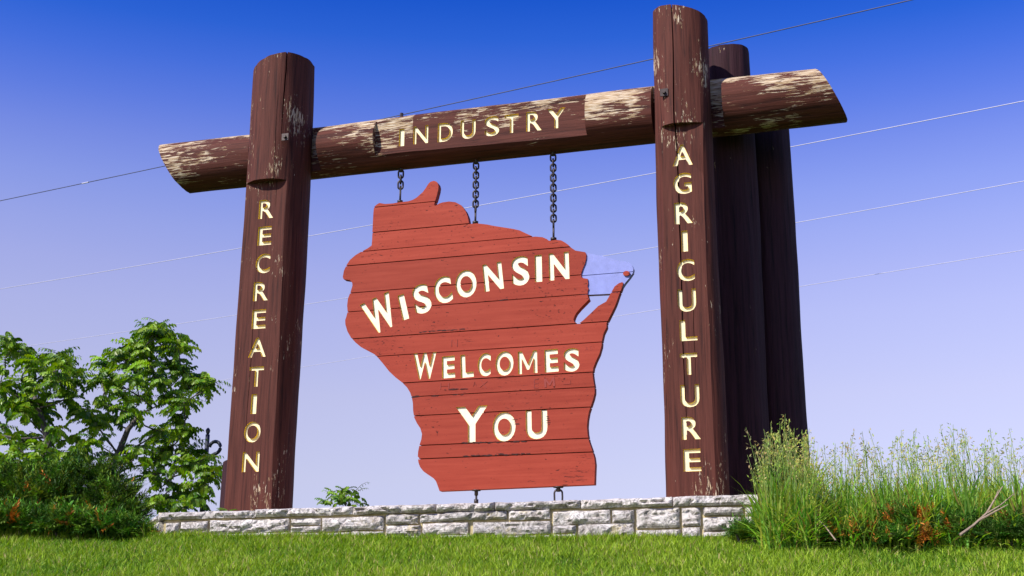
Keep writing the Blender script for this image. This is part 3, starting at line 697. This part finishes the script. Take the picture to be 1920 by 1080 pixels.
tall_grass('tall_grass', spots_from(680, (1510, 1990), (-1.35, .7), hpx([(1500, .60), (1560, .72), (1580, .80), (1620, .78), (1700, .82), (1760, .82), (1850, .84), (1990, .80)]), .36)+leafy(420, (1515, 1990), (-1.3, .3), .5, .86)+leafy(60, (1515, 1990), (-1.4, -1.2), .3, .5), 'stand of tall seeding grass right of the log posts')

# ------------------------------------------------------------------ juniper bushes, twigs
def juniper(name, lobes, n, label, cat='bush', cols=((.018, .052, .010), (.060, .115, .020)), orange=.02, size=1.0, group=None):
    """lobes: (centre, radii). Feathery sprays all over and inside the lobes."""
    b0 = min(c[0][2]-c[1][2] for c in lobes); cx = sum(c[0][0] for c in lobes)/len(lobes); cy = sum(c[0][1] for c in lobes)/len(lobes)
    zg = gz(cx, cy)-.02; t = empty(name, (cx, cy, zg), label, cat, group); O = Vector((cx, cy, zg)); b = PB(); st = PB()
    wts = [c[1][0]*c[1][2]+c[1][0]*c[1][1] for c in lobes]
    for _ in range(n):
        c, r = rnd.choices(lobes, wts)[0]
        d = Vector((rnd.gauss(0, 1), rnd.gauss(0, 1), rnd.gauss(0, 1))).normalized()
        if d.z < -.45: d.z *= -1
        rr = rnd.uniform(.62, 1.0)*(1+.16*noise.noise(Vector((d.x*2.2+c[0]*3, d.y*2.2, d.z*2.6+c[2]))))
        p = Vector((c[0]+d.x*r[0]*rr, c[1]+d.y*r[1]*rr, c[2]+d.z*r[2]*rr))
        if p.z < gz(p.x, p.y)-.01: continue
        out = Vector((d.x/r[0], d.y/r[1], d.z/r[2])).normalized(); ax = (out*.8+Vector((rnd.gauss(0, .45), rnd.gauss(0, .45), rnd.gauss(.15, .3)))).normalized()
        tt = rnd.random()**1.8; base = tuple((a*(1-tt)+q*tt)*rnd.uniform(.75, 1.25) for a, q in zip(*cols))
        patch = noise.noise(Vector((p.x*5, p.y*5, p.z*5+9)))
        if rnd.random() < orange*(.6 if patch < .3 else 4): base = rnd.choice([(.42, .12, .015), (.48, .20, .03), (.26, .085, .02)])
        ax = (ax+Vector((0, 0, .15))).normalized(); FL = rnd.uniform(.10, .24)*size; sdf = ax.cross(Vector((rnd.gauss(0, .25), rnd.gauss(0, .25), 1))).normalized()
        q0 = p-O-ax*FL*.5; bend = Vector((0, 0, rnd.uniform(-.10, .04)))
        b.add([q0-sdf*.003, q0+sdf*.003, q0+ax*FL+bend*FL], [(0, 1, 2)], tuple(v*.8 for v in base))
        for k in range(9):
            s0 = (k+.5)/9; q1 = q0+ax*FL*s0+bend*FL*s0*s0
            for sg in ((-1, 1) if k < 8 else (0,)):
                a2 = (sdf*sg*rnd.uniform(.7, 1)+ax*.85+Vector((rnd.gauss(0, .2), rnd.gauss(0, .2), rnd.gauss(.05, .22)))).normalized(); L = FL*(.34-.17*s0)*rnd.uniform(.8, 1.2)
                s2 = a2.cross(Vector((rnd.gauss(0, .5), rnd.gauss(0, .5), 1))).normalized()*L*.12; col = tuple(v*rnd.uniform(.8, 1.2)*(1+.35*s0) for v in base)
                b.add([q1, q1+a2*L*.45+s2, q1+a2*L, q1+a2*L*.45-s2], [(0, 1, 2, 3)], col)
                n2 = s2.cross(a2).normalized()*L*.14
                for u in (.35, .62):
                    for g2 in (-1, 1):
                        e2 = q1+a2*L*(u+.28)+s2.normalized()*g2*L*.22+n2*rnd.uniform(-1, 1)
                        b.add([q1+a2*L*u, q1+a2*L*(u+.1)+s2*g2*.6, e2], [(0, 1, 2)], col)
    for c, r in lobes:
        for _ in range(2):
            a = rnd.uniform(0, 6.283); e_ = Vector((c[0]+math.cos(a)*r[0]*.5, c[1]+math.sin(a)*r[1]*.5, c[2]+r[2]*.3))-O
            s_ = Vector((c[0]-O.x, c[1]-O.y, 0)); st = PB(); st.tube([s_, s_.lerp(e_, .5)+Vector((rnd.uniform(-.04, .04), 0, .03)), e_], [.014, .01, .005], 5); st.build('stem', [M_BARK], t)
    b.build('foliage', [M_JUN], t); return t
def lobe(px, py, Y, rx, ry, rz):
    p = P(px, py, Y); return ((p.x, p.y, p.z), (rx, ry, rz))
juniper('juniper_bush', [lobe(40, 915, -.55, .42, .40, .19), lobe(150, 905, -.50, .38, .38, .19), (P(95, 940, -.65), (.5, .4, .20)), (P(60, 975, -.7), (.6, .35, .2)), (P(190, 975, -.7), (.36, .3, .18)), lobe(215, 935, -.55, .24, .30, .16), lobe(-60, 910, -.5, .5, .4, .25), lobe(250, 965, -.62, .13, .2, .11)], 2500,
        'dark green juniper bush, the taller one, filling the left edge below the trees', orange=.012, cols=((.014, .048, .006), (.15, .26, .018)), size=1.15)
juniper('juniper_bush', [lobe(30, 978, -1.1, .40, .26, .11), lobe(120, 982, -1.1, .34, .24, .10), lobe(200, 987, -1.08, .28, .22, .08), lobe(250, 994, -1.06, .13, .18, .045), lobe(-70, 978, -1.1, .4, .3, .14)], 1500,
        'low spreading juniper with orange dead tips at the lawn edge left of the wall', cols=((.022, .075, .007), (.15, .30, .025)), orange=.05, size=1.1)
JR = 'junipers below the tall grass'
juniper('juniper_bush', [lobe(1390, 996, -1.12, .11, .12, .05), lobe(1420, 998, -1.14, .12, .12, .05)], 170, 'smallest green juniper tuft, against the right end of the stone wall', cols=((.04, .12, .012), (.12, .25, .03)), orange=.0, size=.75, group=JR)
juniper('juniper_bush', [lobe(1535, 1004, -1.3, .20, .16, .06), lobe(1610, 1000, -1.3, .18, .16, .06)], 260, 'half dead juniper with orange-brown sprays, left of the middle of the tall grass', cols=((.04, .11, .012), (.12, .22, .03)), orange=.55, size=.75, group=JR)
juniper('juniper_bush', [lobe(1700, 975, -1.25, .17, .2, .10), lobe(1690, 1006, -1.35, .26, .16, .05), lobe(1655, 985, -1.2, .12, .16, .08)], 430, 'green juniper mound with rust brown dead sprays low in front, amid the tall grass', cols=((.04, .12, .012), (.12, .25, .03)), orange=.28, size=.8, group=JR)
juniper('juniper_bush', [lobe(1795, 990, -1.25, .17, .2, .10), lobe(1770, 980, -1.2, .13, .2, .09)], 300, 'green juniper left of the bare forked branch', cols=((.035, .11, .012), (.11, .23, .03)), orange=.04, size=.8, group=JR)
juniper('juniper_bush', [lobe(1890, 1002, -1.3, .24, .2, .10), lobe(1960, 998, -1.3, .26, .2, .12)], 380, 'dark green juniper at the right edge, beyond the bare forked branch', cols=((.028, .09, .011), (.10, .20, .025)), orange=.04, size=.85, group=JR)
M_TWIG = plain('bare_twig', (.30, .22, .16), .85, 0, .25, 30, .4)
def twig(label, segs, cat='branch'):
    p = segs[0][0]; O = P(p[0], p[1], p[2]); t = None; b = PB()
    for pts, r in [((s[0:-1]), s[-1]) for s in segs]:
        q = [P(*a)-O for a in pts]; b.tube(q, [r*(1-.6*i/(len(q)-1)) for i in range(len(q))], 6)
    o = b.build('dead_branch', [M_TWIG]); o.location = O; tag(o, label, cat); return o
twig('pale straight dead stick leaning out of the tall grass onto the lawn', [((1567, 1013, -1.62), (1548, 988, -1.5), (1528, 968, -1.4), .0055)])
twig('bare grey forked branch leaning up through the tall grass', [((1800, 1003, -1.55), (1825, 985, -1.5), (1850, 962, -1.45), (1866, 935, -1.42), (1880, 912, -1.4), .010), ((1848, 964, -1.45), (1875, 948, -1.44), (1902, 925, -1.42), .007), ((1835, 976, -1.48), (1868, 958, -1.5), (1890, 946, -1.5), .008), ((1866, 935, -1.42), (1872, 918, -1.38), .006)])

# ------------------------------------------------------------------ sumac trees
def compound_leaf(b, p, az, el, L, col, npair):
    d = Vector((math.cos(az)*math.cos(el), math.sin(az)*math.cos(el), math.sin(el))); pts = [p]
    v = d.copy()
    for i in range(npair):
        v = (v+Vector((0, 0, -.13-.03*i*.4))).normalized(); pts.append(pts[-1]+v*(L/npair))
    side0 = Vector((-math.sin(az), math.cos(az), 0))
    b.tube([pts[0], pts[len(pts)//2], pts[-1]], [.0035, .0025, .0015], 3, (.16, .17, .05))
    for i in range(1, npair+1):
        s = i/npair; ll = L*.30*(1.05-.55*abs(s-.45)*1.3)*rnd.uniform(.85, 1.15)
        for sg in ((-1, 1) if i < npair else (-1, 1, 0)):
            ax = (side0*sg*.75+(pts[i]-pts[i-1]).normalized()*(.45 if sg else 1)+Vector((0, 0, -.62))+Vector((rnd.gauss(0, .12), rnd.gauss(0, .12), rnd.gauss(0, .12)))).normalized()
            wd = ax.cross((pts[i]-pts[i-1]).normalized()+Vector((0, 0, .2))).normalized()*ll*.30 if sg else side0*ll*.30
            up = wd.cross(ax).normalized()*ll*.05; q = pts[i]; c = tuple(x*rnd.uniform(.85, 1.18) for x in col)
            m1, m2 = q+ax*ll*.3, q+ax*ll*.68-Vector((0, 0, ll*.04)); tip = q+ax*ll-Vector((0, 0, ll*.12))
            b.add([q, m1+wd+up, m1, m1-wd+up, m2+wd*.8+up, m2, m2-wd*.8+up, tip], [(0, 2, 1), (0, 3, 2), (1, 2, 5, 4), (2, 3, 6, 5), (4, 5, 7), (5, 6, 7)], c)
def sumac(name, label, tips, trunk, per=(9, 12), Ll=(.15, .26), group=None, tones=((.045, .13, .008), (.29, .46, .018))):
    O = Vector(trunk[0]); t = empty(name, O, label, 'tree' if len(tips) > 12 else 'sapling', group); wood = PB(); leaf = PB()
    nodes = [Vector(q) for q in trunk]
    r0 = .05 if len(tips) > 12 else .008
    wood.tube([q-O for q in nodes], [r0*(1-.5*i/(len(nodes)-1)) for i in range(len(nodes))], 8)
    heads = list(nodes[1:])
    for p in sorted(tips, key=lambda q: (q-nodes[-1]).length):
        par = min(heads, key=lambda q: (q-p).length+max(0, q.z-p.z+.1)*3)
        mid = par.lerp(p, .5)+Vector((rnd.uniform(-.05, .05), rnd.uniform(-.05, .05), -.06*(p-par).length))
        rr = .5*r0*min(1, (p-par).length*.6+.2); wood.tube([par-O, mid-O, p-O], [rr, rr*.7, rr*.4], 6)
        heads += [p, mid]
        for k in range(rnd.randint(*per)):
            az = rnd.uniform(0, 6.283); el = rnd.uniform(-.15, 1.0); tt = rnd.random(); col = tuple((a*(1-tt)+c*tt) for a, c in zip(*tones))
            compound_leaf(leaf, p-O+Vector((rnd.gauss(0, .03), rnd.gauss(0, .03), rnd.gauss(0, .03))), az, el, rnd.uniform(*Ll), col, rnd.randint(5, 8))
    leaf.build('crown', [M_LEAF], t); wood.build('trunk', [M_BARK], t, True); return t
def tips_from(L, Y, jit, extra=0):
    out = []
    for px, py in L:
        out.append(P(px, py+10, Y+rnd.uniform(-jit, jit)))
        for _ in range(extra):
            if rnd.random() < .6: out.append(P(px+rnd.uniform(-14, 14), py+rnd.uniform(0, 24), Y+rnd.uniform(-jit, jit)))
    return out
TR = [(288,602),(276,616),(298,612),(335,628),(287,618),(322,622),(335,645),(248,640),(270,650),(305,648),(225,655),(200,668),(240,675),(285,680),(325,672),(345,690),(372,705),(355,720),(385,712),(300,705),(255,705),(215,700),(190,705),(275,730),(315,738),(345,745),
      (230,735),(190,740),(160,765),(210,770),(245,765),(180,785),(300,800),(335,775),(345,800),(290,815),(320,830),(350,835),(385,850),(365,865),(395,880),(335,865),(300,850),(260,838),(280,880),(310,895),(350,905),(385,905),(320,930),(290,935),(345,940),(370,930),(225,850),(170,815)]
TL = [(-20,640),(20,640),(45,650),(10,680),(60,670),(80,690),(105,658),(118,675),(140,690),(150,705),(110,705),(40,705),(70,720),(0,715),(20,745),(-20,740),(60,745),(95,730),(130,735),(70,770),(45,765),(5,790),(-25,800),(95,755),(20,820),(60,812),(100,800),(130,815),(90,830),(40,845),(130,840),(160,850),(10,850),(-20,860),(75,855),(110,860),(-60,700),(-70,780)]
sumac('sumac_tree', 'taller green sumac tree with drooping leaflets, close to the lettered left post', tips_from(TR, 2.3, .55, 0)+tips_from(TR[::2]+TR[1::3], 2.3, .5, 0),
      [P(200, 965, 2.3)-Vector((0, 0, .25)), P(205, 900, 2.3), P(222, 850, 2.3), P(240, 805, 2.25), P(265, 775, 2.3)], group='sumac trees behind the junipers')
sumac('sumac_tree', 'green sumac tree cut off by the left edge of the view', tips_from(TL, 1.9, .5, 0)+tips_from(TL[::2]+TL[1::3], 1.9, .5, 0),
      [P(95, 965, 1.9)-Vector((0, 0, .25)), P(95, 890, 1.9), P(88, 820, 1.9), P(72, 765, 1.85), P(60, 730, 1.9)], group='sumac trees behind the junipers')
sumac('sapling', 'small leafy green sapling showing above the wall left of the red sign', tips_from([(648,905),(630,915),(665,912),(640,925),(672,930),(620,932),(655,928),(640,945),(665,945)], 1.75, .08),
      [P(648, 975, 1.75)-Vector((0, 0, .05)), P(648, 945, 1.75), P(650, 920, 1.75)], per=(6, 8), Ll=(.10, .17), tones=((.09, .20, .015), (.26, .42, .035)))
bw = PB(); O = P(425, 962, -.55)
for az, L in ((2.6, .16), (.3, .12), (4.3, .13), (1.4, .10), (3.6, .11)):
    d = Vector((math.cos(az), math.sin(az), .7)).normalized(); s_ = d.cross(Z1).normalized()*L*.22
    bw.add([Vector((0, 0, 0)), d*L*.4+s_, d*L*.45-Z1*.008, d*L*.4-s_, d*L*.8+s_*.7-Z1*.02, d*L*.82-Z1*.03, d*L*.8-s_*.7-Z1*.02, d*L*1.1-Z1*.055], [(0, 2, 1), (0, 3, 2), (1, 2, 5, 4), (2, 3, 6, 5), (4, 5, 7), (5, 6, 7)], (.10, .20, .025))
o = bw.build('weed', [M_LEAF]); o.location = O; tag(o, 'broad leaved green weed on the wall at the foot of the left post', 'weed')

# ------------------------------------------------------------------ hooked pole behind the tree
Yp = 3.2; O = P(379, 965, Yp); t = empty('hooked_pole', O-Vector((0, 0, .3)), 'slim dark metal pole with a curled hook, half hidden behind the taller tree', 'pole')
b = PB(); O2 = O-Vector((0, 0, .3)); top = P(386, 815, Yp)
b.tube([Vector((0, 0, 0)), Vector((0, 0, top.z-O2.z))], [.036, .026], 10); b.build('shaft', [M_POLE], t, True)
b = PB(); z = top.z-O2.z
b.tube([(0, 0, z), (0, 0, z+.02), (0, 0, z+.05), (0, 0, z+.07), (0, 0, z+.085)], [.012, .022, .03, .02, .004], 8); b.build('finial', [M_POLE], t, True)
b = PB(); pts = [(0, 0, z-.28)]+[(.055+.055*k/3, 0, z-.27+.01*k) for k in range(1, 3)]+[(.11+.075*math.sin(a), 0, z-.165-.075*math.cos(a)) for a in np.linspace(0, 4.6, 14)]
b.tube(pts, .022, 8); b.build('hook', [M_POLE], t, True)

# ------------------------------------------------------------------ overhead wires
def wire(label, pts, YL_, YR_, mat, r=.012, splice=None):
    x0, x1 = pts[0][0], pts[-1][0]; q = np.polyfit([p[0] for p in pts], [p[1] for p in pts], 2)
    W_ = [P(px, np.polyval(q, px), YL_+(YR_-YL_)*(px-x0)/(x1-x0)) for px in np.linspace(min(0, x0), max(1920, x1), 25)]
    d0 = (W_[0]-W_[1]).normalized(); d1 = (W_[-1]-W_[-2]).normalized()
    W_ = [W_[0]+d0*s for s in (30, 12)]+W_+[W_[-1]+d1*s for s in (6, 14)]
    O = W_[len(W_)//2]; b = PB(); b.tube([p-O for p in W_], r, 6); o = b.build('power_line', [mat], None, True); o.location = O
    tag(o, label, 'power line', 'overhead power lines')
    if splice:
        c = P(splice, np.polyval(q, splice), YL_+(YR_-YL_)*(splice-x0)/(x1-x0)); c2 = P(splice+12, np.polyval(q, splice+12), YL_+(YR_-YL_)*(splice+12-x0)/(x1-x0))
        s = PB(); s.tube([c-O, c2-O], r*1.7, 8); s.build('splice', [M_WIRE_L], o)
wire('dark overhead wire, the highest one, passing behind the crossbeam', [(0, 376), (160, 343), (310, 311), (740, 219), (980, 166), (1225, 112), (1330, 82), (1715, 0)], 30, 22, M_WIRE_D, .016, 154)
wire('pale overhead wire just below the dark one, meeting the right edge highest', [(0, 541), (455, 467), (575, 443), (880, 388), (1225, 325), (1480, 275), (1920, 190)], 30, 20, M_WIRE_L, .011)
wire('pale overhead wire between two other pale ones at the right edge', [(130, 637), (350, 605), (560, 573), (1235, 463), (1490, 417), (1920, 340)], 32, 21, M_WIRE_L, .009)
wire('lowest and faintest pale overhead wire, behind the red sign', [(560, 690), (1160, 590), (1500, 540), (1920, 468)], 34, 22, M_WIRE_L, .008)
